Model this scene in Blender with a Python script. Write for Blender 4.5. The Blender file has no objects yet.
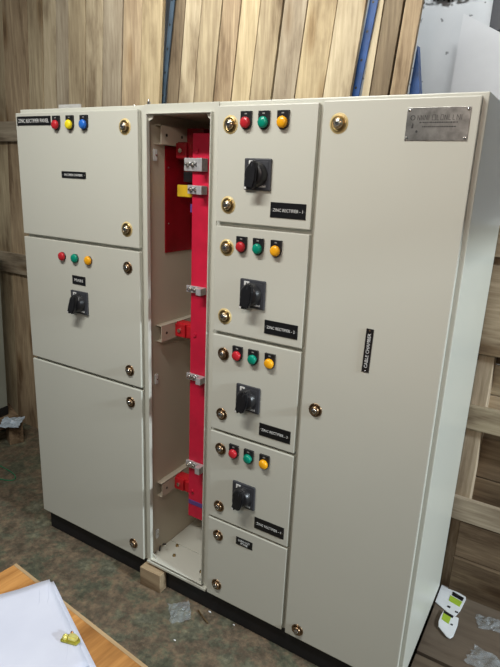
import bpy, bmesh, math, random
from mathutils import Vector, Matrix
random.seed(7)
SC = bpy.context.scene
COL = SC.collection
PI = math.pi
FZ = -.058          # floor height while building; the whole place is lifted to z = 0 at the end

# ------------------------------------------------------------------ materials
MATS = {}
def new_mat(name):
    m = bpy.data.materials.new(name); m.use_nodes = True
    nt = m.node_tree; b = nt.nodes['Principled BSDF']
    return m, nt, b
def noise(nt, scale, detail=4, vec=None, rough=.55):
    n = nt.nodes.new('ShaderNodeTexNoise'); n.inputs['Scale'].default_value = scale
    n.inputs['Detail'].default_value = detail; n.inputs['Roughness'].default_value = rough
    if vec is not None: nt.links.new(vec, n.inputs['Vector'])
    return n
def coords(nt, scale=(1,1,1), loc=(0,0,0), rot=(0,0,0), kind='Object'):
    t = nt.nodes.new('ShaderNodeTexCoord'); mp = nt.nodes.new('ShaderNodeMapping')
    mp.inputs['Scale'].default_value = scale; mp.inputs['Location'].default_value = loc
    mp.inputs['Rotation'].default_value = rot
    nt.links.new(t.outputs[kind], mp.inputs['Vector']); return mp.outputs['Vector']
def ramp(nt, fac, stops):
    r = nt.nodes.new('ShaderNodeValToRGB'); e = r.color_ramp.elements
    while len(e) < len(stops): e.new(.5)
    for i, (p, c) in enumerate(stops):
        e[i].position = p; e[i].color = (*c, 1)
    nt.links.new(fac, r.inputs['Fac']); return r.outputs['Color']
def bump(nt, b, h, strength=.2, dist=.002):
    n = nt.nodes.new('ShaderNodeBump'); n.inputs['Strength'].default_value = strength
    n.inputs['Distance'].default_value = dist
    nt.links.new(h, n.inputs['Height']); nt.links.new(n.outputs['Normal'], b.inputs['Normal'])
def mixc(nt, fac, a, c, mode='MIX'):
    m = nt.nodes.new('ShaderNodeMix'); m.data_type = 'RGBA'; m.blend_type = mode
    if isinstance(fac, (int, float)): m.inputs[0].default_value = fac
    else: nt.links.new(fac, m.inputs[0])
    for v, i in ((a, 6), (c, 7)):
        if isinstance(v, tuple): m.inputs[i].default_value = (*v, 1)
        else: nt.links.new(v, m.inputs[i])
    return m.outputs[2]
def plain(name, col, rough=.5, metal=0., var=.08, vs=30, bmp=0., bs=200, spec=.5):
    if name in MATS: return MATS[name]
    m, nt, b = new_mat(name)
    v = coords(nt)
    n = noise(nt, vs, 4, v)
    c = ramp(nt, n.outputs['Fac'], [(.3, tuple(x*(1-var) for x in col)), (.7, tuple(min(1, x*(1+var)) for x in col))])
    nt.links.new(c, b.inputs['Base Color'])
    b.inputs['Roughness'].default_value = rough; b.inputs['Metallic'].default_value = metal
    b.inputs['Specular IOR Level'].default_value = spec
    if bmp: bump(nt, b, noise(nt, bs, 2, v).outputs['Fac'], bmp)
    MATS[name] = m; return m
def wood(name, light, dark, axis='z', grain=1., rough=.75, seed=0., knots=True):
    if name in MATS: return MATS[name]
    m, nt, b = new_mat(name)
    s = {'x': (1.2, 22, 22), 'y': (22, 1.2, 22), 'z': (22, 22, 1.2)}[axis]
    v = coords(nt, tuple(k*grain for k in s), (seed*3.1, seed*1.7, seed*2.3))
    v2 = coords(nt, (1, 1, 1), (seed*5.3, seed, seed*2.9))
    n1 = noise(nt, 3.2, 6, v, .65)
    v2 = coords(nt, {'x': (1.2, 5, 5), 'y': (5, 1.2, 5), 'z': (5, 5, 1.2)}[axis], (seed*5.3, seed, seed*2.9))
    n2 = noise(nt, 1.6, 5, v2, .6)
    c = ramp(nt, n1.outputs['Fac'], [(.28, dark), (.5, tuple((a+b_)/2 for a, b_ in zip(light, dark))), (.68, light)])
    st = ramp(nt, n2.outputs['Fac'], [(.34, (.46, .41, .37)), (.47, (.9, .88, .85)), (.62, (1.1, 1.1, 1.08))])
    c = mixc(nt, 1., c, st, 'MULTIPLY')
    if knots:
        vo = nt.nodes.new('ShaderNodeTexVoronoi'); vo.inputs['Scale'].default_value = 1.
        ks = {'x': (1.9, 7, 7), 'y': (7, 1.9, 7), 'z': (7, 7, 1.9)}[axis]
        nt.links.new(coords(nt, ks, (seed*7, seed*.9, seed*4)), vo.inputs['Vector'])
        k = ramp(nt, vo.outputs['Distance'], [(.06, (.25, .17, .11)), (.13, (.62, .52, .42)), (.24, (1, 1, 1))])
        c = mixc(nt, .75, c, k, 'MULTIPLY')
    nt.links.new(c, b.inputs['Base Color']); b.inputs['Roughness'].default_value = rough
    b.inputs['Specular IOR Level'].default_value = .25
    bump(nt, b, n1.outputs['Fac'], .35, .003)
    MATS[name] = m; return m

# powder-coated sheet steel: pebble grey with fine orange-peel texture
def paint(name, col, rough):
    m, nt, b = new_mat(name); v = coords(nt)
    n = noise(nt, 2.2, 3, v)
    c = ramp(nt, n.outputs['Fac'], [(.3, tuple(x*.975 for x in col)), (.7, col)])
    nt.links.new(c, b.inputs['Base Color'])
    b.inputs['Roughness'].default_value = rough
    bump(nt, b, noise(nt, 420, 2, v).outputs['Fac'], .12, .0008)
    return m
M_PAINT = paint('pebble_grey_powder_coat', (.60, .605, .535), .34)
M_PAINT_IN = paint('grey_beige_inner_coat', (.57, .51, .405), .5)
M_BLACK = plain('black_plastic', (.012, .012, .014), .35, var=.2)
M_BLACKP = plain('black_painted_steel', (.008, .008, .01), .6, var=.2)
M_DARKGREY = plain('dark_grey_plastic', (.045, .047, .055), .4, var=.1)
M_LABEL = plain('black_engraved_plastic', (.008, .008, .009), .3, var=.1)
M_WHITE = plain('white_lettering', (.72, .73, .72), .5, var=.03)
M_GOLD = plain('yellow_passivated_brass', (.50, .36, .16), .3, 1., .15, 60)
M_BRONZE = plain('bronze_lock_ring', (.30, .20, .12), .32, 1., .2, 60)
M_HALO = plain('yellow_halo', (.66, .52, .24), .45, var=.15)
M_BRASSD = plain('worn_brass', (.50, .40, .26), .25, 1., .1)
M_CHROME = plain('chrome', (.72, .70, .66), .15, 1., .05)
M_STEEL = plain('engraved_steel', (.29, .29, .275), .36, 1., .3, 45)
M_TIN = plain('tinned_aluminium', (.70, .70, .72), .38, 0.55, .15, 60)
M_RED = plain('red_lens', (.50, .02, .03), .25, var=.1)
M_GREEN = plain('green_lens', (.0, .26, .17), .25, var=.1)
M_YEL = plain('yellow_lens', (.90, .42, .01), .25, var=.1)
M_YEL2 = plain('lemon_lens', (.85, .70, .02), .25, var=.1)
M_BLUE = plain('blue_lens', (.02, .15, .60), .25, var=.1)
M_REDSLV = plain('red_heat_shrink', (.62, .012, .05), .42, var=.12, vs=12)
M_REDINS = plain('red_moulded_insulator', (.50, .012, .02), .4, var=.2, vs=25)
M_YELSLV = plain('yellow_heat_shrink', (.66, .44, .02), .4, var=.1)
M_VIOLET = plain('violet_blue_sleeve', (.12, .06, .25), .4, var=.1)
M_BLUEST = plain('blue_painted_steel', (.012, .065, .23), .45, var=.35, vs=14)
M_SLATE = plain('slate_blue_steel', (.045, .075, .11), .5, var=.3, vs=14)

# translucent dark red shield sheet
def shield():
    m, nt, b = new_mat('dark_red_glossy_sheet')
    n = noise(nt, 9, 4, coords(nt))
    c = ramp(nt, n.outputs['Fac'], [(.3, (.24, .006, .012)), (.7, (.36, .01, .02))])
    nt.links.new(c, b.inputs['Base Color']); b.inputs['Roughness'].default_value = .2
    return m
M_SHIELD = shield()

def concrete():
    m, nt, b = new_mat('dirty_concrete'); v = coords(nt)
    n1 = noise(nt, 3.4, 10, v, .74); n2 = noise(nt, 24, 8, v, .75); n3 = noise(nt, 70, 4, v, .6)
    c = ramp(nt, n1.outputs['Fac'], [(.34, (.058, .064, .042)), (.44, (.100, .102, .068)), (.49, (.145, .108, .072)), (.53, (.135, .105, .072)), (.57, (.108, .108, .072)), (.64, (.155, .155, .112))])
    c2 = ramp(nt, n2.outputs['Fac'], [(.38, (.45, .46, .43)), (.5, (.95, .95, .95)), (.62, (1.7, 1.62, 1.5))])
    c = mixc(nt, .8, c, c2, 'MULTIPLY')
    c3 = ramp(nt, n3.outputs['Fac'], [(.3, (.75, .75, .75)), (.7, (1.15, 1.15, 1.15))])
    c = mixc(nt, .8, c, c3, 'MULTIPLY')
    nt.links.new(c, b.inputs['Base Color']); b.inputs['Roughness'].default_value = .62
    bump(nt, b, n2.outputs['Fac'], .5, .006)
    return m
M_FLOOR = concrete()

def wall_mat():
    m, nt, b = new_mat('mouldy_white_plaster'); v = coords(nt)
    n1 = noise(nt, 1.6, 6, v, .6)
    c = ramp(nt, n1.outputs['Fac'], [(.3, (.52, .54, .55)), (.7, (.68, .70, .71))])
    vo = nt.nodes.new('ShaderNodeTexVoronoi'); vo.inputs['Scale'].default_value = 17
    n2 = noise(nt, 9, 4, v); vv = mixc(nt, .12, v, n2.outputs['Color'])
    nt.links.new(vv, vo.inputs['Vector'])
    k = ramp(nt, vo.outputs['Distance'], [(.07, (.08, .08, .09)), (.13, (1, 1, 1))])
    c = mixc(nt, .7, c, k, 'MULTIPLY')
    nt.links.new(c, b.inputs['Base Color']); b.inputs['Roughness'].default_value = .8
    return m
M_WALL = wall_mat()

# ------------------------------------------------------------------ mesh helpers
class MB:
    """collects shapes in one mesh with several material slots"""
    def __init__(s): s.bm = bmesh.new(); s.mats = []
    def mi(s, m):
        if m not in s.mats: s.mats.append(m)
        return s.mats.index(m)
    def _fin(s, verts, m, mat, smooth=False):
        if m is not None: bmesh.ops.transform(s.bm, matrix=m, verts=verts)
        k = s.mi(mat)
        for f in {f for v in verts for f in v.link_faces}:
            f.material_index = k; f.smooth = smooth
    def box(s, a, b, mat, bev=0., M=None, seg=2):
        a, b = Vector(a), Vector(b)
        r = bmesh.ops.create_cube(s.bm, size=1.)
        vs = r['verts']; c = (a+b)/2; d = b-a
        for v in vs: v.co = Vector((v.co.x*d.x, v.co.y*d.y, v.co.z*d.z)) + c
        if bev:
            es = list({e for v in vs for e in v.link_edges})
            g = bmesh.ops.bevel(s.bm, geom=es, offset=bev, segments=seg, affect='EDGES', profile=.6)
            vs = list({v for f in g['faces'] for v in f.verts} | {v for v in vs if v.is_valid})
            # include the big faces
            vs = s._island(vs)
        s._fin(vs, M, mat)
        return vs
    def _island(s, vs):
        seen = set(vs); st = list(vs)
        while st:
            v = st.pop()
            for e in v.link_edges:
                o = e.other_vert(v)
                if o not in seen: seen.add(o); st.append(o)
        return list(seen)
    def cyl(s, c, r, h, mat, axis='y', seg=28, r2=None, M=None, smooth=True):
        """axis -y: base at c, extends h along the axis"""
        g = bmesh.ops.create_cone(s.bm, cap_ends=True, segments=seg, radius1=r, radius2=r if r2 is None else r2, depth=abs(h))
        T = Matrix.Translation((0, 0, h/2))
        if h < 0: T = Matrix.Translation((0, 0, h/2)) @ Matrix.Scale(-1, 4, (0, 0, 1))
        R = {'z': Matrix.Identity(4), 'y': Matrix.Rotation(-PI/2, 4, 'X'), 'x': Matrix.Rotation(PI/2, 4, 'Y')}[axis]
        mm = Matrix.Translation(c) @ R @ T
        if M is not None: mm = M @ mm
        s._fin(g['verts'], mm, mat)
        for f in {f for v in g['verts'] for f in v.link_faces}:
            if len(f.verts) == 4: f.smooth = smooth
    def lathe(s, c, prof, mat, axis='-y', seg=32, M=None):
        """profile [(radius, height)], revolved, height along the axis"""
        rings = []; bm = s.bm; vs = []
        for r, h in prof:
            if r < 1e-6: v = bm.verts.new((0, 0, h)); rings.append([v]); vs.append(v)
            else:
                ring = [bm.verts.new((r*math.cos(2*PI*i/seg), r*math.sin(2*PI*i/seg), h)) for i in range(seg)]
                rings.append(ring); vs += ring
        for A, Bq in zip(rings, rings[1:]):
            for i in range(seg):
                j = (i+1) % seg
                if len(A) == 1 and len(Bq) > 1: bm.faces.new((A[0], Bq[i], Bq[j]))
                elif len(Bq) == 1 and len(A) > 1: bm.faces.new((A[i], A[j], Bq[0]))
                elif len(A) > 1: bm.faces.new((A[i], A[j], Bq[j], Bq[i]))
        R = {'-y': Matrix.Rotation(PI/2, 4, 'X'), 'z': Matrix.Identity(4), 'x': Matrix.Rotation(PI/2, 4, 'Y')}[axis]
        mm = Matrix.Translation(c) @ R
        if M is not None: mm = M @ mm
        s._fin(vs, mm, mat, True)
    def prism(s, pts, lo, hi, mat, plane='xz', M=None, bev=0.):
        """polygon pts in a plane, extruded lo..hi along the third axis"""
        def P(p, t): return {'xz': (p[0], t, p[1]), 'xy': (p[0], p[1], t), 'yz': (t, p[0], p[1])}[plane]
        a = [s.bm.verts.new(P(p, lo)) for p in pts]; b = [s.bm.verts.new(P(p, hi)) for p in pts]
        n = len(pts); fs = [s.bm.faces.new(a), s.bm.faces.new(b[::-1])]
        for i in range(n): fs.append(s.bm.faces.new((a[i], b[i], b[(i+1) % n], a[(i+1) % n])))
        vs = a+b
        bmesh.ops.recalc_face_normals(s.bm, faces=fs)
        if bev:
            es = list({e for v in vs for e in v.link_edges})
            g = bmesh.ops.bevel(s.bm, geom=es, offset=bev, segments=2, affect='EDGES')
            vs = s._island({v for f in g['faces'] for v in f.verts})
        s._fin(vs, M, mat)
    def tube(s, pts, r, mat, seg=8):
        pts = [Vector(p) for p in pts]; rings = []; bm = s.bm; vs = []
        for i, p in enumerate(pts):
            t = (pts[min(i+1, len(pts)-1)] - pts[max(i-1, 0)]).normalized()
            u = t.cross(Vector((0, 0, 1))) if abs(t.z) < .9 else t.cross(Vector((1, 0, 0)))
            u.normalize(); w = t.cross(u)
            ring = [bm.verts.new(p + r*(u*math.cos(2*PI*k/seg) + w*math.sin(2*PI*k/seg))) for k in range(seg)]
            rings.append(ring); vs += ring
        for A, Bq in zip(rings, rings[1:]):
            for k in range(seg): bm.faces.new((A[k], A[(k+1) % seg], Bq[(k+1) % seg], Bq[k]))
        bm.faces.new(rings[0][::-1]); bm.faces.new(rings[-1])
        s._fin(vs, None, mat, True)
    def build(s, name, parent=None, loc=None):
        bmesh.ops.recalc_face_normals(s.bm, faces=s.bm.faces)
        me = bpy.data.meshes.new(name); s.bm.to_mesh(me); s.bm.free()
        for m in s.mats: me.materials.append(m)
        o = bpy.data.objects.new(name, me); COL.objects.link(o)
        if loc is not None:
            me.transform(Matrix.Translation(-Vector(loc))); o.location = loc
        if parent is not None:
            o.parent = parent
        return o
def empty(name, loc=(0, 0, 0), rz=0):
    o = bpy.data.objects.new(name, None); COL.objects.link(o); o.location = loc; o.rotation_euler.z = rz
    o.empty_display_size = .1; return o
def tag(o, label, cat, group=None):
    o['label'] = label; o['category'] = cat
    if group: o['group'] = group
    return o
def struct(o): o['kind'] = 'structure'; return o
def text(name, s, x, z, y, w, h, mat, parent, rot=0.):
    """raised lettering centred at x, z, facing the front (-y), fitted to w x h"""
    cu = bpy.data.curves.new('t', 'FONT'); cu.body = s; cu.extrude = .02; cu.align_x = 'CENTER'; cu.align_y = 'CENTER'
    cu.resolution_u = 2
    t = bpy.data.objects.new('t', cu); COL.objects.link(t)
    dg = bpy.context.evaluated_depsgraph_get(); dg.update()
    me = bpy.data.meshes.new_from_object(t.evaluated_get(dg))
    COL.objects.unlink(t); bpy.data.objects.remove(t)
    xs = [v.co.x for v in me.vertices]; ys = [v.co.y for v in me.vertices]
    cx, cy = (max(xs)+min(xs))/2, (max(ys)+min(ys))/2
    sx, sy = w/(max(xs)-min(xs)), h/(max(ys)-min(ys))
    me.transform(Matrix.Translation((x, y, z)) @ Matrix.Rotation(rot, 4, 'Y') @ Matrix.Rotation(PI/2, 4, 'X')
                 @ Matrix.Diagonal((sx, sy, .02, 1)) @ Matrix.Translation((-cx, -cy, 0)))
    me.materials.clear(); me.materials.append(mat); me.name = name
    o = bpy.data.objects.new(name, me); COL.objects.link(o); o.parent = parent
    return o

# ------------------------------------------------------------------ the switchboard
ZB, ZT = .047, 1.847            # door bottoms and tops
YF = -.02                       # front of the doors
X0, X1, X2, X3, X4, X5, X6 = 0., .644, .9757, 1.313, 1.3275, 1.7365, 1.7496
D = .56
BZ0, BZ1 = .040, 1.860          # enclosure bottom and top
panel = tag(empty('electrical_switchboard', (0, 0, 0)),
            'tall pebble grey four section electrical switchboard with one open red busbar chamber', 'electrical panel')

b = MB()
# closed carcass boxes left and right of the cable chamber, then top, bottom and back of the chamber
b.box((X0+.004, 0, BZ0), (.660, D, BZ1-.002), M_PAINT, .003)
b.box((.966, 0, BZ0), (X6, D, BZ1), M_PAINT, .003)
b.box((.6598, .012, 1.838), (.9662, D, BZ1), M_PAINT)
b.box((.6598, 0, 1.826), (.9662, .014, BZ1), M_PAINT)           # front head strip
b.box((.6598, 0, BZ0), (.9662, D, .056), M_PAINT)
b.box((.6598, 0, .056), (.9662, .014, .062), M_PAINT)
b.build('enclosure', panel)
b = MB()
b.box((.6600, D-.004, .056), (.966, D, 1.838), M_PAINT_IN)      # back sheet
b.box((.6600, .004, .056), (.6625, D-.004, 1.838), M_PAINT_IN)
b.box((.9635, .004, .056), (.966, D-.004, 1.838), M_PAINT_IN)
b.box((.6625, .004, 1.835), (.9635, D-.004, 1.8378), M_PAINT_IN)
b.build('chamber_lining', panel)
# gutter lip round the opening
b = MB(); L0, L1, LZ0, LZ1 = .680, .9430, .064, 1.828
yl = -.016
b.box((L0-.0035, yl, LZ0), (L0, .0, LZ1), M_PAINT, .001)
b.box((L1, yl, LZ0), (L1+.0035, .02, LZ1), M_PAINT, .001)
b.box((L0-.0035, yl, LZ1-.0005), (L1+.0035, .02, LZ1+.003), M_PAINT, .001)
b.box((L0-.0035, yl, LZ0-.003), (L1+.0035, .02, LZ0+.0005), M_PAINT, .001)
# frame faces beside the lip
b.box((.6595, -.003, .042), (L0-.003, .001, BZ1-.003), M_PAINT)
b.box((L1+.003, -.003, .042), (.9665, .012, BZ1-.003), M_PAINT)
b.box((L0-.003, -.003, LZ1+.002), (L1+.003, .012, BZ1-.003), M_PAINT)
b.box((.6595, -.018, .041), (.9665, .0, .052), M_PAINT, .002)
for x, z, sx, sz in ((L0, LZ1, 1, -1), (L1, LZ1, -1, -1), (L0, LZ0, 1, 1), (L1, LZ0, -1, 1)):
    b.prism([(x, z), (x+sx*.022, z), (x+sx*.016, z+sz*.014), (x, z+sz*.022)], -.004, -.001, M_PAINT)
b.build('opening_frame', panel)

b = MB()
b.box((.015, .006, FZ), (1.735, .05, BZ0+.001), M_BLACKP, .001)
b.box((.03, D-.04, FZ), (1.735, D-.018, BZ0+.001), M_BLACKP)
b.box((.03, .05, FZ), (.052, D-.04, BZ0+.001), M_BLACKP)
b.box((1.713, .05, FZ), (1.735, D-.04, BZ0+.001), M_BLACKP)
b.box((.65, .05, FZ), (.68, D-.04, BZ0+.001), M_BLACKP)
b.build('plinth', panel)

def make_lock(parent, x, z, bright=True):
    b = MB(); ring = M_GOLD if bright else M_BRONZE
    if bright: b.lathe((x, YF, z), [(0, 0), (.0275, 0), (.0270, .0010), (0, .0010)], M_HALO)  # yellowish film halo round the lock, put in as a flat coloured ring
    b.lathe((x, YF-.0008, z), [(0, 0), (.0225, 0), (.0225, .0018), (.0205, .0032), (.0165, .0024), (.0158, .0010), (.0148, .0010)], ring)
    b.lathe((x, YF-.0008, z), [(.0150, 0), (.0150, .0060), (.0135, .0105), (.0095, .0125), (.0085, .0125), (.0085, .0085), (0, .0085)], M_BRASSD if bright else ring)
    b.lathe((x, YF-.0083, z), [(.0084, 0), (.0084, .0052), (.006, .0066), (0, .0070)], M_CHROME, seg=20)
    b.box((x-.0052, YF-.0163, z-.0012), (x+.0052, YF-.0150, z+.0012), M_BLACK)
    return b.build('door_lock', parent)
def make_lamp(parent, x, z, mat, shroud=True):
    if shroud:
        b = MB(); w, h = .0185, .026
        pts = [(x-w, z+h), (x+w, z+h), (x+w, z-.006)]
        for i in range(1, 12):
            a = PI*i/12; pts.append((x+w*math.cos(a), z-.006-.0195*math.sin(a)))
        pts.append((x-w, z-.006))
        b.prism(pts, YF-.008, YF+.001, M_BLACK)
        b.box((x-.004, YF-.0088, z+.017), (x+.004, YF-.0078, z+.0205), M_GREYP)
        b.build('lamp_bezel', parent)
    else:
        b = MB(); b.lathe((x, YF, z), [(0, 0), (.0175, 0), (.0175, .004), (.014, .006), (0, .006)], M_BLACK)
        b.build('lamp_bezel', parent)
    r = .0158 if shroud else .0165
    zc = z-.006 if shroud else z
    y = YF-.007 if shroud else YF-.003
    b = MB()
    b.lathe((x, y, zc), [(r, 0), (r, .007), (r*.93, .010), (r*.75, .012), (r*.4, .0135), (0, .014)], mat)
    for i in range(16):                        # ribbed rim
        a = 2*PI*i/16
        b.box((x+r*math.cos(a)-.0009, y-.0068, zc+r*math.sin(a)-.0009), (x+r*math.cos(a)+.0009, y-.001, zc+r*math.sin(a)+.0009), mat)
    o = b.build('indicator_lens', parent); o['label'] = mat.name.split('_')[0].replace('lemon', 'yellow') + ' indicator lens'
def make_switch(parent, x, z, ang=12, s=1.):
    b = MB(); h = .0465*s
    b.box((x-h, YF-.009, z-h), (x+h, YF+.0005, z+h), M_DARKGREY, .004)
    b.box((x-h*.80, YF-.0105, z-h*.80), (x+h*.80, YF-.008, z+h*.80), M_DARKGREY, .001)
    # ON / OFF windows and the maker's line of print
    b.box((x-h*.62, YF-.0118, z+h*.52), (x-h*.22, YF-.010, z+h*.86), M_WHITE)
    b.box((x-h*.46, YF-.0122, z+h*.60), (x-h*.38, YF-.0115, z+h*.78), M_BLACK)
    b.box((x-h*.66, YF-.0118, z-h*.86), (x-h*.34, YF-.010, z-h*.62), M_GREENW)
    for i in range(6):
        b.box((x+h*(.12+.1*i), YF-.0112, z-h*.80), (x+h*(.19+.1*i), YF-.0102, z-h*(.70-.03*(i % 2))), M_WHITE)
    b.build('switch_plate', parent)
    b = MB()
    b.lathe((x, YF-.010, z), [(.037*s, 0), (.037*s, .006), (.034*s, .012), (.032*s, .020), (.028*s, .024), (0, .0245)], M_BLACK, seg=40)
    R = Matrix.Translation((x, 0, z)) @ Matrix.Rotation(math.radians(ang), 4, 'Y') @ Matrix.Translation((-x, 0, -z))
    pts = [(x-.016*s, z-.041*s), (x+.014*s, z-.041*s), (x+.019*s, z-.015*s), (x+.017*s, z+.018*s), (x+.008*s, z+.038*s), (x-.005*s, z+.040*s), (x-.014*s, z+.022*s), (x-.018*s, z-.01*s)]
    b.prism(pts, YF-.048, YF-.028, M_BLACK, M=R, bev=.004)
    b.box((x-.0014, YF-.0486, z+.022*s), (x+.0014, YF-.0478, z+.032*s), M_DARKGREY, M=R)
    # padlock tab at the grip's lower end
    b.box((x-.018, YF-.044, z-.047*s), (x-.004, YF-.030, z-.036*s), M_BLACK, .002, M=R)
    b.box((x-.016, YF-.0455, z-.045*s), (x-.009, YF-.0435, z-.039*s), M_WHITE, M=R)
    b.build('rotary_handle', parent)
M_GREYP = plain('grey_print', (.28, .28, .27), .5, var=.03)
M_GREENW = plain('pale_green_print', (.25, .55, .42), .4, var=.05)
def make_label(parent, x0, x1, z0, z1, lines, th=.36, tw=.84, rot=0., dots=True):
    b = MB(); cx, cz = (x0+x1)/2, (z0+z1)/2
    R = Matrix.Translation((cx, 0, cz)) @ Matrix.Rotation(rot, 4, 'Y') @ Matrix.Translation((-cx, 0, -cz))
    b.box((x0, YF-.0022, z0), (x1, YF+.0004, z1), M_LABEL, .0005, M=R)
    if dots:
        for x in (x0+.005, x1-.005):
            b.cyl((x, YF-.002, cz), .0019, -.0012, M_CHROME, 'y', 10, M=R)
    lp = b.build('name_plate', parent)
    return lp
def lettering(parent, s, x, z, w, h, rot=0.):
    return text('lettering', s, x, z, YF-.0024, w, h, M_WHITE, parent, rot)

def make_door(name, x0, x1, z0, z1, corner=None):
    b = MB()
    b.box((x0, YF, z0), (x1, -.0015, z1), M_PAINT, .0028)
    return b.build(name, panel)

# section one: three doors
d1 = make_door('door', X0, X1, 1.375, ZT-.004)
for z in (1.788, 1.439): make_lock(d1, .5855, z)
for x, m in zip((.238, .312, .386), (M_RED, M_YEL2, M_BLUE)): make_lamp(d1, x+.004, 1.803, m)
make_label(d1, .010, .207, 1.797, 1.830, None, dots=False); lettering(d1, 'ZINC RECTIFIER PANEL', .1085, 1.8135, .178, .0135)
make_label(d1, .254, .385, 1.607, 1.6315, None); lettering(d1, 'INCOMER CHAMBER', .3195, 1.619, .098, .0085)
d2 = make_door('door', X0, X1, .836, 1.3625)
for z in (1.2995, .896): make_lock(d2, .5865, z, False)
for x, m in zip((.232, .3055, .3805), (M_RED, M_GREEN, M_YEL)): make_lamp(d2, x+.003, 1.303, m, False)
make_label(d2, .285, .359, 1.199, 1.234, None, dots=False); lettering(d2, 'MAIN', .322, 1.2165, .046, .0115)
make_switch(d2, .325, 1.128, 20, 1.0)
d3 = make_door('door', X0, X1, ZB, .823)
for z in (.763, .107): make_lock(d3, .588, z, False)

# section three: four feeder doors and a blank one
edges = [(1.4975, ZT-.002), (1.1315, 1.4840), (.7665, 1.1185), (.4035, .7555), (ZB, .3940)]
lamps_z = [1.8010, 1.4320, 1.0680, .7030]
locks_z = [(1.7905, 1.5515), (1.417, 1.1875), (1.055, .831), (.695, .458), (.331, .107)]
sw_z = [1.648, 1.280, .9185, .5445]
lab_z = [1.5475, 1.1805, .8195, .4515]
for i, (z0, z1) in enumerate(edges):
    d = make_door('door', X2, X3, z0, z1)
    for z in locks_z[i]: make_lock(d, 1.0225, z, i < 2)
    if i < 4:
        for x, m in zip((1.081, 1.1425, 1.206), (M_RED, M_GREEN, M_YEL)): make_lamp(d, x, lamps_z[i], m)
        make_switch(d, 1.1295, sw_z[i], (8, 10, 14, 12)[i])
        zc = lab_z[i]
        make_label(d, 1.1775, 1.2965, zc-.0225, zc+.0225, None)
        lettering(d, 'ZINC RECTIFIER - %d' % (i+1), 1.237, zc, .100, .0092)
    else:
        make_label(d, 1.1035, 1.174, .330, .361, None, dots=False)
        lettering(d, 'CABLE ALLEY', 1.13875, .3505, .050, .0075); lettering(d, 'SPARE', 1.13875, .3395, .030, .0075)

# section four: one tall door
d = make_door('door', X4, X5, ZB-.003, ZT+.002)
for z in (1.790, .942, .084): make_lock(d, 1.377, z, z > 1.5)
make_label(d, 1.459, 1.591, 1.158, 1.180, None, rot=math.radians(-89)); lettering(d, 'CABLE CHAMBER', 1.525, 1.169, .105, .0095, math.radians(-89))
b = MB()
R = Matrix.Rotation(math.radians(.3), 4, 'Y')
b.box((1.562, YF-.0018, 1.746), (1.7165, YF+.0005, 1.825), M_STEEL, .0006)
b.build('maker_plate', d)
for x in (1.5675, 1.711):
    for z in (1.752, 1.819):
        b = MB(); b.lathe((x, YF-.0015, z), [(.0042, 0), (.0038, .0016), (.002, .0024), (0, .0026)], M_CHROME, seg=14)
        b.build('plate_screw', d)
# illegible engraving: a large line of strokes, two fine lines and a small emblem
b = MB(); rr = random.Random(3); M_ENGR = plain('dark_engraving', (.05, .05, .05), .5, .3)
x = 1.590
while x < 1.700:
    w = rr.uniform(.005, .008); k = rr.choice('ILVON'); yy = YF-.0024
    def st(xa, za, xb, zb, t=.0011):
        dx, dz = xb-xa, zb-za; l = math.hypot(dx, dz); nx, nz = -dz/l*t/2, dx/l*t/2
        b.prism([(xa+nx, za+nz), (xb+nx, zb+nz), (xb-nx, zb-nz), (xa-nx, za-nz)], yy, YF-.0016, M_ENGR)
    zl, zh = 1.795, 1.807
    if k in 'ILN': st(x, zl, x, zh)
    if k == 'L': st(x, zl, x+w*.8, zl)
    if k == 'V': st(x, zh, x+w/2, zl); st(x+w/2, zl, x+w, zh)
    if k == 'N': st(x, zh, x+w, zl); st(x+w, zl, x+w, zh)
    if k == 'O': st(x, zl, x+w, zl); st(x+w, zl, x+w, zh); st(x+w, zh, x, zh); st(x, zh, x, zl)
    x += w + .0035
for z, xa, xb in ((1.788, 1.596, 1.69), (1.778, 1.604, 1.684)):
    x = xa
    while x < xb:
        w = rr.uniform(.0015, .005); b.box((x, YF-.0022, z), (x+w, YF-.0016, z+.003), M_ENGR); x += w+.0015
b.lathe((1.578, YF-.0016, 1.801), [(.0062, 0), (.0062, .0008), (.0046, .0008), (.0046, 0)], M_ENGR, seg=20)
b.prism([(1.576, 1.776), (1.5815, 1.776), (1.5815, 1.786), (1.579, 1.789)], YF-.0024, YF-.0016, M_ENGR)
b.cyl((1.591, YF-.0016, 1.768), .003, -.0008, M_ENGR, 'y', 12)
b.build('engraving', d)

M_LUG = plain('grey_lug_paint', (.42, .42, .41), .6)
# lifting lug, small bolts on top
b = MB()
b.box((.112, .10, BZ1-.003), (.236, .106, BZ1+.026), M_LUG, .001)
b.box((.112, .10, BZ1-.003), (.236, .15, BZ1+.002), M_LUG, .001)
b.build('lifting_lug', panel)
for x, y in ((.50, .12), (.66, .02)):
    b = MB(); b.cyl((x, y, BZ1-.003), .006, .014, M_CHROME, 'z', 6, smooth=False); b.cyl((x, y, BZ1+.01), .003, .008, M_CHROME, 'z', 10)
    b.build('top_bolt', panel)

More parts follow.
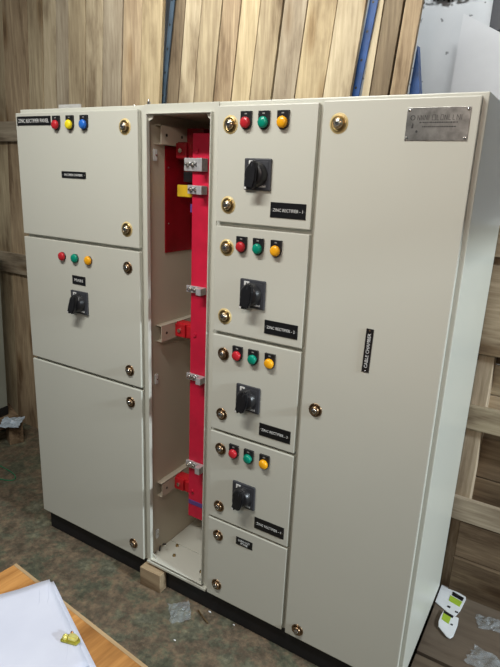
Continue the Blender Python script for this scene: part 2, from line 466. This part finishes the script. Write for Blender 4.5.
# ---- inside the open chamber
LW = .6625                                   # inner face of the left partition
for zc in (1.768, 1.047, .366):
    b = MB(); h = .032
    b.box((LW, .045, zc+h-.002), (.692, D-.02, zc+h), M_PAINT_IN)
    b.box((LW, .045, zc-h), (.692, D-.02, zc-h+.002), M_PAINT_IN)
    b.box((.690, .045, zc-h), (.692, D-.02, zc+h), M_PAINT_IN)
    for y in (.075, .16, .30, .42): b.cyl((.691, y, zc), .0055, .0016, M_BLACK, 'x', 14)
    b.build('mounting_channel', panel)
BY = .115                                    # plane of the front busbar
b = MB(); b.box((.776, BY, .245), (.850, BY+.010, 1.778), M_REDSLV, .002)
b.build('red_busbar', panel)
b = MB(); b.box((.776, BY+.11, .245), (.836, BY+.120, 1.70), M_REDINS, .002)
b.build('red_busbar', panel)
b = MB(); b.box((.778, BY-.002, .305), (.850, BY+.012, .325), M_VIOLET, .001)
b.cyl((.80, BY-.001, .365), .005, -.004, M_CHROME, 'y', 6)
b.build('sleeve_band', panel)
for k, zc in enumerate((1.72, 1.050, .368)):
    b = MB(); M_RI = M_REDINS if k else M_SHIELD
    b.box((.692, BY+.018, zc-.030), (.800, BY+.060, zc+.030), M_RI, .004)
    b.box((.694, BY+.008, zc-.026), (.742, BY+.020, zc+.026), M_RI, .003)
    b.box((.750, BY+.010, zc-.024), (.850, BY+.022, zc+.024), M_RI, .003)
    b.cyl((.716, BY+.009, zc), .0085, -.006, M_CHROME, 'y', 6, smooth=False)
    b.cyl((.797, BY+.001, zc), .0075, -.006, M_REDSLV, 'y', 12)
    b.build('busbar_insulator', panel)
# tinned links bolted to the bar, running right to the feeders
def link(z, x0, x1, h, n, y=BY):
    b = MB()
    b.box((x0, y-.012, z-h/2), (x1, y-.004, z+h/2), M_TIN, .0015)
    b.box((x0+.004, y-.006, z-h/2+.002), (x0+.03, y+.014, z+h/2-.002), M_TIN, .0015)
    b.box((x1-.022, y-.040, z-h/2), (x1, y-.010, z+h/2), M_TIN, .002)
    for i in range(n):
        x = x0+.016+i*.022
        b.cyl((x, y-.011, z), .0095, -.002, M_CHROME, 'y', 18)
        b.cyl((x, y-.013, z), .0072, -.007, M_CHROME, 'y', 6, smooth=False)
        b.cyl((x, y-.019, z), .0038, -.008, M_CHROME, 'y', 10)
    b.build('busbar_link', panel)
link(1.673, .748, .846, .044, 3); link(1.588, .764, .846, .030, 3)
link(1.228, .764, .850, .026, 2); link(.880, .768, .855, .026, 3); link(.497, .770, .858, .030, 2)
# dark red shield sheet on the partition with the phase sleeves before it
b = MB(); b.box((LW, .098, 1.351), (LW+.004, .45, 1.735), M_SHIELD, .001)
for y, z in ((.115, 1.46), (.115, 1.66), (.20, 1.70)): b.cyl((LW+.003, y, z), .003, .003, M_CHROME, 'x', 8)
b.build('red_shield_sheet', panel)
b = MB(); b.box((.700, BY+.064, 1.61), (.776, BY+.10, 1.80), M_SHIELD, .004)
for z in (1.64, 1.67, 1.70): b.cyl((.716, BY+.063, z), .003, -.002, M_CHROME, 'y', 8)
b.build('incomer_shroud', panel)
b = MB(); b.box((.703, BY+.006, 1.560), (.780, BY+.016, 1.602), M_YELSLV, .002); b.build('yellow_sleeve', panel)
b = MB(); b.box((.745, BY+.030, 1.505), (.800, BY+.04, 1.535), M_VIOLET, .002); b.build('violet_sleeve', panel)
b = MB(); b.box((.712, BY+.03, 1.612), (.800, BY+.05, 1.648), M_BLACK, .002); b.build('black_bus_support', panel)
# hinge tabs on the left lip and gland plates on the chamber floor
for z in (1.700, .860, .150):
    b = MB(); b.box((LW, .034, z-.020), (LW+.008, .050, z+.020), M_WHITE, .002); b.cyl((LW+.008, .042, z), .003, .002, M_CHROME, 'x', 10)
    b.build('hinge_tab', panel)
b = MB()
b.box((.664, .016, .056), (.962, .130, .060), M_PAINT, .001)
b.box((.664, .134, .056), (.962, .545, .059), M_PAINT, .001)
b.build('gland_plate', panel)
for x, y in ((.745, .060), (.715, .118), (.900, .045), (.930, .20)):
    b = MB(); b.cyl((x, y, .0598), .008, .002, M_CHROME, 'z', 16); b.cyl((x, y, .0618), .006, .006, M_GOLD, 'z', 6, smooth=False)
    b.build('gland_plate_bolt', panel)
b = MB(); b.tube([(.672, .05, .061), (.675, .05, .085), (.688, .055, .098), (.70, .06, .10)], .003, M_BLACK); b.build('earth_wire', panel)

# ------------------------------------------------------------------ room shell
b = MB(); b.box((-3.2, -3.4, FZ-.06), (4.2, 1.62, FZ), M_FLOOR); struct(b.build('floor'))
b = MB(); b.box((-3.2, 1.50, FZ), (4.2, 1.62, 3.4), M_WALL); struct(b.build('wall_back'))
b = MB()                                         # unseen right wall; doorway added so its lintel shades the cabinet side's top
b.box((4.2, -3.4, FZ), (4.3, -1.6, 3.4), M_WALL); b.box((4.2, .95, FZ), (4.3, 1.62, 3.4), M_WALL)
b.box((4.2, -1.6, 2.20), (4.3, .95, 3.4), M_WALL); struct(b.build('wall_right'))
b = MB(); b.box((-3.3, -3.4, FZ), (-3.2, 1.62, 3.4), M_WALL); struct(b.build('wall_left'))

# ------------------------------------------------------------------ timber panels behind the switchboard
def crate(name, label, xs, cols, lean, y, zr, H=2.95, th=.022, battens=(), gap=.003, bcol=None):
    """boards between xs (positions at height zr) on a frame leaning sideways in its own plane"""
    xm = sum((xs[0], xs[-1]))/2
    root = tag(empty(name, (xm, y, FZ)), label, 'timber screen')
    S = Matrix(((1, 0, math.tan(lean), 0), (0, 1, 0, 0), (0, 0, 1, 0), (0, 0, 0, 1)))
    for i, c in enumerate(cols):
        a, e = xs[i]-xm, xs[i+1]-xm
        dy = random.uniform(-.008, .0)
        bb = MB()
        m = wood('weathered_timber_%s_%d' % (name[:3], len(MATS)), *c, axis='z', seed=len(MATS)*1.37)
        off = -math.tan(lean)*(zr-FZ)
        gap = random.choice((.003, .004, .009))
        bb.box((a+gap/2+off, dy, 0.0), (e-gap/2+off, th+dy, H+random.uniform(-.04, .04)), m, .002, M=S)
        o = bb.build('board', root)
    bb = MB(); off = -math.tan(lean)*(zr-FZ)
    bb.box((xs[0]-xm+.01+off, th, 0.0), (xs[-1]-xm-.01+off, th+.003, H-.06), M_BLACKP, M=S); bb.build('gap_shade_sheet', root)  # dark sheet added so the gaps between boards read as shade
    for z0, z1, x0, x1 in battens:
        bb = MB(); off = 0
        bb.box((x0-xm, -.030, z0-FZ), (x1-xm, -.005, z1-FZ), wood('batten_timber', (.42, .36, .27), (.24, .20, .145), 'x', seed=4), .002)
        bb.build('batten', root)
    return root
LT = ((.60, .52, .37), (.40, .325, .215)); MD = ((.50, .42, .28), (.29, .225, .145)); DK = ((.28, .22, .145), (.14, .105, .07))
GR = ((.47, .41, .31), (.28, .225, .16)); YL = ((.58, .48, .31), (.38, .30, .18)); RD = ((.52, .41, .27), (.27, .195, .125))
crate('timber_screen', 'weathered grey-brown vertical board panel standing behind the left door section',
      [-1.46, -1.30, -1.15, -.982, -.770, -.650, -.548, -.4525, -.327, -.2066, -.071, .0485, .175],
      [MD, GR, MD, RD, MD, LT, GR, MD, LT, GR, RD, YL], math.radians(3.6), .66, 2.24,
      battens=[(1.781, 1.891, -1.5, -.02), (.997, 1.122, -1.5, -.02)])
crate('timber_screen', 'yellowish board panel leaning right behind the feeder doors, between the blue strips',
      [0.1843, 0.2561, 0.3487, 0.4599, 0.5561, 0.6587, 0.7669, 0.8796, 1.009, 1.129],
      [DK, LT, MD, RD, YL, MD, GR, YL, LT], math.radians(5.6), .705, 2.17)
crate('timber_screen', 'narrow leaning board stack behind the tall door, right of the bright blue strip',
      [1.1509, 1.1849, 1.2647, 1.3322], [LT, DK, RD], math.radians(4.2), .746, 2.14)
def strip(label, x0, x1, y, lean, zr, mat, H=2.9):
    bb = MB(); S = Matrix(((1, 0, math.tan(lean), 0), (0, 1, 0, 0), (0, 0, 1, 0), (0, 0, 0, 1)))
    xm = (x0+x1)/2; off = -math.tan(lean)*(zr)
    bb.box((x0+off, y, FZ), (x1+off, y+.003, H), mat, .001, M=S); bb.box((x1-.004+off, y, FZ), (x1+off, y+.006, H), mat, .001, M=S)
    for z in range(6, 29):
        bb.cyl(((x0+x1)/2+off-.002, y+.001, z*.1), .005, -.002, M_BLACK, 'y', 10, M=S)
    return tag(bb.build('blue_steel_angle', loc=(xm, y, 0)), label, 'steel angle')
strip('dull slate-blue steel angle between the left and middle timber panels', .1696, .195, .690, math.radians(8), 2.19, M_SLATE)
strip('bright blue steel angle left of the narrow leaning timber panel', 1.120, 1.1538, .731, math.radians(7.4), 2.13, M_BLUEST)
bb = MB(); bb.prism([(1.290, FZ), (1.358, FZ), (1.3575, 1.985), (1.328, 2.150), (1.318, 2.0)], .79, .83, M_BLUEST)
tag(bb.build('blue_steel_plate'), 'dark blue pointed steel plate against the white wall, right of all timber', 'steel plate')
# pale board leaning on the white wall, and a dark conduit box near the corner
M_PALE = plain('pale_grey_board', (.68, .69, .70), .7, var=.05, vs=5)
bb = MB(); bb.prism([(1.30, FZ), (1.96, FZ), (1.96, 2.10), (1.51, 2.315), (1.345, 2.405), (1.331, 2.06)], 1.40, 1.415, M_PALE)
tag(bb.build('pale_board'), 'pale grey-white sheet board leaning against the mouldy back wall', 'board')
bb = MB(); bb.box((1.462, 1.418, 2.325), (1.60, 1.50, 2.70), M_DARKGREY, .003)
bb.build('dark_trunking'); tag(bpy.data.objects['dark_trunking'], 'short dark grey trunking strip at the top right corner', 'trunking')
# cobweb soot clump
bb = MB(); rr = random.Random(5); M_SOOT = plain('sooty_cobweb', (.06, .055, .05), .95, var=.4)
for i in range(90):
    x, z = rr.gauss(1.24, .05), 2.50+abs(rr.gauss(0, .05)); a = rr.uniform(0, PI); l = rr.uniform(.006, .022)
    y = 1.488
    bb.tube([(x-l*math.cos(a), y, z-l*math.sin(a)), (x, y-.012, z), (x+l*math.cos(a), y, z+l*math.sin(a))], rr.uniform(.002, .009), M_SOOT, 5)
o = bb.build('cobweb'); tag(o, 'dark sooty cobweb clump on the white wall at the top edge', 'cobweb'); o['kind'] = 'stuff'

# ------------------------------------------------------------------ pallet standing on edge at the right, behind the switchboard
root = tag(empty('wooden_pallet', (2.35, .62, FZ)), 'rough wooden pallet standing on edge right of the switchboard', 'pallet')
def part(name, a, e, m, bev=.003):
    q = MB(); q.box(a, e, m, bev); o = q.build(name); o.parent = root
    o.matrix_parent_inverse = Matrix.Translation((-root.location.x, -root.location.y, -FZ)); return o
PW = [wood('pallet_pine_%d' % i, l, d_, 'x', seed=i+.5) for i, (l, d_) in enumerate([((.60, .50, .36), (.32, .24, .16)), ((.66, .58, .43), (.38, .31, .21)), ((.54, .46, .35), (.30, .24, .175)), ((.24, .175, .11), (.105, .07, .045)), ((.28, .205, .135), (.13, .09, .057))])]
PZ = wood('pallet_post', (.62, .51, .38), (.36, .28, .19), 'z', seed=9)
Y0 = .600
part('deck_board', (1.70, Y0, 1.405), (3.0, Y0+.022, 1.51), PW[0])
part('deck_board', (1.70, Y0, 1.045), (3.0, Y0+.022, 1.375), PW[0])
part('deck_board', (1.70, Y0, .742), (3.0, Y0+.022, .838), PW[1])
part('deck_board', (1.70, Y0, .342), (3.0, Y0+.022, .441), PW[2])
for x0, x1 in ((1.70, 1.80), (2.3, 2.4), (2.9, 3.0)): part('stringer', (x0, Y0+.022, FZ), (x1, Y0+.10, 1.51), PZ)
for z0, z1, k in ((FZ+.01, .17, 3), (.18, .335, 4), (.345, .50, 3), (.505, .70, 4), (.71, .86, 0), (.865, .985, 1), (.99, 1.20, 3), (1.21, 1.5, 4)):
    part('back_board', (1.70, Y0+.10, z0), (3.0, Y0+.12, z1), PW[k])
part('bottom_board', (1.78, Y0-.012, FZ+.001), (3.0, Y0+.021, .175), PW[3]); part('bottom_board', (1.78, Y0+.002, .178), (3.0, Y0+.021, .338), PW[4])

# ------------------------------------------------------------------ sheets and litter on the floor at the right
SH = wood('brown_hardboard', (.155, .12, .09), (.105, .08, .06), 'x', .3, .7, 3.3, False)
SH2 = wood('brown_hardboard_b', (.18, .14, .10), (.125, .095, .07), 'x', .3, .7, 6.3, False)
root = tag(empty('timber_platform', (2.32, .20, FZ)), 'low brown board platform on the floor under the packaging cards', 'platform')
part('board', (1.754, .205, .0), (2.9, .580, .016), SH, .001); part('board', (1.754, -.17, .0), (2.9, .190, .015), SH2, .001)
for x in (1.80, 2.30, 2.80): part('bearer', (x, -.16, FZ), (x+.06, .57, 0), SH2, .001)
M_CARD = plain('white_card', (.78, .80, .82), .45, var=.04); M_LIME = plain('lime_green_print', (.36, .52, .04), .5, var=.08)
def card(label, pts, green, dark, z, marks):
    q = MB(); q.prism(pts, z, z+.004, M_CARD, 'xy', bev=.001)
    o = q.build('packaging_card'); tag(o, label, 'packaging', 'packaging cards')
    q = MB(); q.prism(green, z+.0038, z+.0052, M_LIME, 'xy'); q.build('green_print', o)
    q = MB(); q.prism(dark, z+.0038, z+.0054, M_BLACK, 'xy')
    for (x, y, w, h) in marks: q.box((x, y, z+.0038), (x+w, y+h, z+.0052), M_BLACK)
    q.build('dark_print', o)
card('larger white packaging card with a lime green square, touching the switchboard', [(1.7525, .599), (1.80, .597), (1.853, .581), (1.856, .566), (1.849, .49), (1.839, .45), (1.82, .445), (1.7525, .482)],
     [(1.797, .553), (1.846, .542), (1.842, .507), (1.798, .518)], [(1.802, .581), (1.848, .568), (1.846, .546), (1.803, .557)], .0165, [(1.80, .478, .012, .010), (1.832, .468, .012, .008)])
card('smaller white packaging card with rounded foot, overlapping the larger card', [(1.793, .448), (1.822, .442), (1.852, .440), (1.856, .40), (1.853, .335), (1.845, .318), (1.832, .320), (1.795, .352), (1.789, .38), (1.790, .42)],
     [(1.796, .432), (1.826, .424), (1.825, .385), (1.797, .395)], [(1.795, .445), (1.833, .438), (1.832, .424), (1.796, .432)], .0215, [(1.832, .385, .008, .008)])
def film():
    m, nt, b_ = new_mat('clear_crinkled_film'); b_.inputs['Base Color'].default_value = (.60, .68, .73, 1)
    b_.inputs['Roughness'].default_value = .12; b_.inputs['Alpha'].default_value = .13
    n = noise(nt, 60, 4, coords(nt)); bump(nt, b_, n.outputs['Fac'], .8, .006); return m
M_FILM = film()
def crumple(name, label, cx, cy, z, w, h, n, amp, seed, cat, rz=0., mat=None):
    rr = random.Random(seed); q = bmesh.new(); g = [[None]*(n+1) for _ in range(n+1)]
    for i in range(n+1):
        for j in range(n+1):
            e = min(i, j, n-i, n-j)/n
            a, c = (i/n-.5)*w*(1+rr.uniform(-.12, .12)), (j/n-.5)*h*(1+rr.uniform(-.12, .12))
            g[i][j] = q.verts.new((a, c, amp*rr.random()*(.4+2*e)))
    for i in range(n):
        for j in range(n): q.faces.new((g[i][j], g[i+1][j], g[i+1][j+1], g[i][j+1]))
    me = bpy.data.meshes.new(name); q.to_mesh(me); q.free(); me.materials.append(mat or M_FILM)
    for p in me.polygons: p.use_smooth = False
    o = bpy.data.objects.new(name, me); COL.objects.link(o); o.location = (cx, cy, z); o.rotation_euler.z = rz
    s_ = o.modifiers.new('thickness', 'SOLIDIFY'); s_.thickness = .0006
    return tag(o, label, cat)
crumple('plastic_bag', 'crumpled clear plastic bag on the brown board at the bottom right', 1.985, .282, .017, .14, .10, 9, .022, 11, 'plastic bag', -.2)
crumple('plastic_film', 'small scrap of clear film on the brown board right of the cards', 1.955, .485, .017, .09, .07, 7, .014, 12, 'plastic film', .3)
crumple('plastic_film', 'crinkled clear wrapper on the concrete right of the wooden block', .885, -.075, FZ+.001, .085, .10, 7, .014, 13, 'plastic film', .8)
bb = MB(); bb.tube([(.941, -.028, FZ+.004), (.975, -.045, FZ+.006), (1.013, -.059, FZ+.004)], .0035, wood('twig_bark', (.16, .11, .05), (.09, .06, .03), 'x', seed=2), 6)
tag(bb.build('twig'), 'short brown twig on the concrete before the black plinth', 'twig')
for (x, y, s_, lb) in ((.984, -.006, .005, 'white chip on the concrete nearest the twig, against the plinth'), (1.101, -.007, .0045, 'white chip on the concrete right of the twig, against the plinth'), (.955, -.193, .004, 'pale splinter on the open concrete below the clear wrapper')):
    bb = MB(); g = bmesh.ops.create_icosphere(bb.bm, subdivisions=1, radius=s_)
    for v in g['verts']: v.co = Vector((v.co.x*1.6*random.uniform(.7, 1.1), v.co.y*random.uniform(.6, 1), v.co.z*.45))
    bb._fin(g['verts'], Matrix.Translation((x, y, FZ+s_*.4)), M_CARD); tag(bb.build('debris_chip'), lb, 'debris')
# wooden block against the plinth
bb = MB(); bb.box((0, 0, 0), (.107, .043, .088), wood('pale_block_wood', (.46, .36, .235), (.33, .24, .15), 'x', .6, seed=5.5, knots=False), .002)
o = bb.build('wooden_block'); o.location = (.6455, -.0455, FZ); o.rotation_euler.z = math.radians(2)
tag(o, 'small pale wooden block on the floor below the open chamber', 'wooden block')

# ------------------------------------------------------------------ far left: low pallet, grey case, wrapping, green wire
root = tag(empty('low_pallet', (-1.1, .40, 0)), 'low wooden pallet on the floor at the far left edge', 'pallet')
PT = Matrix.Translation((-1.1, .40, 0)) @ Matrix.Rotation(math.radians(40), 4, 'Z')
root.location = (0, 0, 0)
DKW = [wood('old_pallet_%d' % i, l, d_, 'x', seed=20+i) for i, (l, d_) in enumerate([((.24, .17, .11), (.12, .08, .05)), ((.30, .22, .14), (.16, .11, .07))])]
P0 = Matrix.Translation((-.815, .478, FZ)) @ Matrix.Rotation(math.radians(-22), 4, 'Z')
def pbox(name, a, e, m):
    q = MB(); q.box(a, e, m, .003, M=P0); return q.build(name, root)
for i in range(3): pbox('deck_board', (-.37+i*.125, -.5, .118), (-.37+i*.125+.105, .0, .140), DKW[i % 2])
for y0 in (-.5, -.29, -.09): pbox('stringer', (-.37, y0, .098), (-.015, y0+.085, .118), DKW[0])
for x in (-.37, -.10):
    for y0 in (-.5, -.29, -.09): pbox('block', (x, y0, 0), (x+.085, y0+.085, .098), DKW[1])
bb = MB(); M_GCASE = plain('grey_green_case', (.30, .32, .28), .4, var=.1, vs=6)
PC = Matrix.Translation((-1.005, .500, .0825)) @ Matrix.Rotation(math.radians(2.5), 4, 'Y') @ Matrix.Rotation(math.radians(5), 4, 'Z')
root = tag(empty('grey_case'), 'tall grey-green metal case with black foot on the low pallet, cut by the left edge', 'case')
bb.box((-.26, -.16, .06), (0, .0, 1.12), M_GCASE, .004, M=PC); bb.build('case_body', root)
bb = MB(); bb.box((-.26, -.165, 0), (.004, .0, .06), M_BLACKP, .002, M=PC); bb.build('case_foot', root)
bb = MB(); bb.box((-.012, -.166, .06), (.004, -.150, 1.12), M_BLACKP, .002, M=PC); bb.build('edge_trim', root)
crumple('plastic_wrap', 'crumpled pale blue plastic wrapping on the low pallet beside the grey case', -.875, .43, FZ+.142, .12, .15, 8, .016, 21, 'plastic wrap', .7, plain('pale_blue_wrap', (.42, .50, .58), .25, var=.3, vs=50))
bb = MB()
pts = [(-.82, .215, FZ+.004), (-.72, .21, FZ+.004)] + [(-.62+.13*math.sin(PI*i/12), .205-.045*(1-math.cos(PI*i/12)), FZ+.004) for i in range(13)] + [(-.74, .12, FZ+.004)]
bb.tube(pts, .0028, plain('green_wire', (.01, .18, .08), .5), 6); tag(bb.build('green_wire'), 'thin green wire looping on the concrete at the left edge', 'wire')

# ------------------------------------------------------------------ table at the lower left
TZ = .75; A = (1.0086, -.8481)
root = tag(empty('work_table', (*A, 0), math.radians(-5.2)), 'orange-brown plywood work table corner at the lower left', 'table')
MT = wood('varnished_plywood', (.46, .235, .075), (.26, .115, .03), 'y', 1., .4, 1.5, False)
MT2 = wood('worn_plywood_rim', (.38, .28, .16), (.24, .16, .08), 'x', .7, .7, 2.5, False)
q = MB(); q.box((0, -.95, TZ-.018), (1.5, 0, TZ), MT, .0015); q.build('tabletop', root)
q = MB(); q.box((0, -.0045, TZ-.017), (1.5, .0035, TZ+.0006), MT2, .001); q.build('worn_rim', root)
for x in (.05, 1.40):
    for y in (-.90, -.10):
        q = MB(); q.box((x, y, FZ), (x+.05, y+.05, TZ-.018), MT2, .003); q.build('table_leg', root)
# paper sheets: slightly wavy
def sheet(label, quad, z, seed, wave, mat):
    rr = random.Random(seed); n = 14; q = bmesh.new(); g = [[None]*(n+1) for _ in range(n+1)]
    a, b_, c, d_ = [Vector((*p, 0)) for p in quad]
    for i in range(n+1):
        for j in range(n+1):
            u, v = i/n, j/n; p = (a*(1-u)+b_*u)*(1-v) + (d_*(1-u)+c*u)*v
            w = wave*(.5+.5*math.sin(3.1*u+seed)*math.cos(4.2*v+seed*2)) + (.004 if seed == 2 else .002)*max(0, 1-((u)**2+(v)**2)*14)
            g[i][j] = q.verts.new((p.x, p.y, z+w))
    for i in range(n):
        for j in range(n): q.faces.new((g[i][j], g[i+1][j], g[i+1][j+1], g[i][j+1]))
    me = bpy.data.meshes.new('paper_sheet'); q.to_mesh(me); q.free(); me.materials.append(mat)
    for p in me.polygons: p.use_smooth = True
    o = bpy.data.objects.new('paper_sheet', me); COL.objects.link(o)
    s_ = o.modifiers.new('thickness', 'SOLIDIFY'); s_.thickness = .0005; s_.offset = 0
    return tag(o, label, 'paper', 'paper sheets on the work table')
def paper(name, line):
    m, nt, b_ = new_mat(name); v = coords(nt)
    n = noise(nt, 9, 5, v); c = ramp(nt, n.outputs['Fac'], [(.3, (.46, .49, .59)), (.7, (.51, .54, .635))])
    w = nt.nodes.new('ShaderNodeTexWave'); w.inputs['Scale'].default_value = 26; w.inputs['Distortion'].default_value = 3.
    w.bands_direction = 'DIAGONAL'; nt.links.new(v, w.inputs['Vector'])
    k = ramp(nt, w.outputs['Fac'], [(0, (.55, .58, .68)), (.02, (1, 1, 1))])
    n3 = noise(nt, 7, 2, v); msk = ramp(nt, n3.outputs['Fac'], [(.52, (0, 0, 0)), (.56, (1, 1, 1))])
    kk = mixc(nt, msk, (1., 1., 1.), k)
    c = mixc(nt, line, c, kk, 'MULTIPLY')
    nt.links.new(c, b_.inputs['Base Color']); b_.inputs['Roughness'].default_value = .6; return m
sheet('under sheet of white paper whose edge shows beside the top sheet', [(1.131, -.8385), (1.376, -.9415), (1.30, -1.14), (1.03, -1.02)], TZ+.0015, 1, .0015, paper('paper_under', .15))
sheet('top sheet of white drawing paper with faint pencil lines on the table', [(1.1235, -.8435), (1.362, -.9475), (1.28, -1.15), (1.01, -1.035)], TZ+.0045, 2, .0025, paper('paper_top', .55))
# brass terminal clamp on the paper
root = tag(empty('brass_terminal', (1.291, -.928, TZ+.0065), .35), 'small shiny brass clamp piece lying on the white paper', 'brass fitting')
M_BR = plain('bright_brass', (.95, .86, .30), .38, .8, .15, 90); M_BRD = plain('tarnished_brass', (.45, .42, .08), .4, .9, .3, 90)
q = MB(); q.prism([(-.019, -.008), (.016, -.010), (.020, .001), (.008, .011), (-.008, .010), (-.018, .002)], 0, .006, M_BRD, 'xy', bev=.0012); q.build('clamp_base', root)
q = MB(); q.prism([(-.004, -.006), (.014, -.007), (.016, .001), (.007, .007), (-.004, .006)], .0055, .0135, M_BR, 'xy', bev=.0015)
q.lathe((-.011, -.001, .0055), [(.0055, 0), (.0055, .004), (.0045, .006), (.002, .006), (.002, .003), (0, .003)], M_BR, 'z', 14); q.build('clamp_jaw', root)
q = MB(); q.lathe((-.002, .008, .005), [(.003, 0), (.003, .007), (.0015, .009), (0, .009)], plain('copper_screw', (.6, .28, .12), .3, 1.), 'z', 12); q.build('clamp_screw', root)

# ------------------------------------------------------------------ light
def area(name, loc, target, sx, sy, power, col):
    l = bpy.data.lights.new(name, 'AREA'); l.shape = 'RECTANGLE'; l.size = sx; l.size_y = sy; l.energy = power; l.color = col
    o = bpy.data.objects.new(name, l); COL.objects.link(o); o.location = loc
    o.rotation_euler = (Vector(target)-Vector(loc)).to_track_quat('-Z', 'Y').to_euler(); return o
area('ceiling_tube_light', (.75, -1.25, 2.95), (.75, -.75, 0), 1.2, .12, 34, (1., .985, .93))
rt = area('rear_fill_light', (.65, -.05, 3.0), (.7, .66, 2.3), 1.6, .12, 7.5, (1., .98, .93)); rt.data.spread = math.radians(115)  # unseen fill lamp, added to brighten the timber boards
area('rear_fill_light', (1.5, .80, 3.2), (1.6, 1.4, 2.0), .6, .12, 11, (.96, .99, 1.))  # second added fill, lifts the white wall at the back
area('warm_fill_light', (1.85, -1.75, 2.3), (1.6, 0, 1.3), .15, .15, 6, (1., .80, .68))  # no real bulb: added for the warm tint on the tall door
area('doorway_daylight', (7.0, -.55, 2.95), (1.75, .3, .6), .5, .14, 245, (.84, .94, 1.))  # cool daylight from the right, let in by the added doorway
W = bpy.data.worlds.new('World'); SC.world = W; W.use_nodes = True
W.node_tree.nodes['Background'].inputs[0].default_value = (.86, .93, 1., 1)
W.node_tree.nodes['Background'].inputs[1].default_value = .075
# lift everything so that the floor is at z = 0
CAM_Z = 1.63835861-FZ
for o in list(COL.objects):
    if o.parent is None: o.location.z -= FZ

# ------------------------------------------------------------------ camera
cam = bpy.data.cameras.new('camera'); co = bpy.data.objects.new('camera', cam); COL.objects.link(co); SC.camera = co
Rm = Matrix(((0.8514416910839567, -0.17929441645731486, 0.49284942823466366),
             (0.5227539774301143, 0.21464307296021845, -0.825019169662794),
             (0.04213461480777354, 0.9600947158782833, 0.27648293035479654)))
co.matrix_world = Matrix.Translation((2.00142795, -1.48877667, CAM_Z)) @ Rm.to_4x4()
cam.sensor_fit = 'VERTICAL'; cam.sensor_height = 24.; cam.lens = 541.96*24./667.; cam.clip_start = .02
SC.view_settings.view_transform = 'Standard'; SC.view_settings.look = 'None'
SC.view_settings.exposure = .42; SC.view_settings.gamma = 1.; SC.view_settings.use_curve_mapping = False
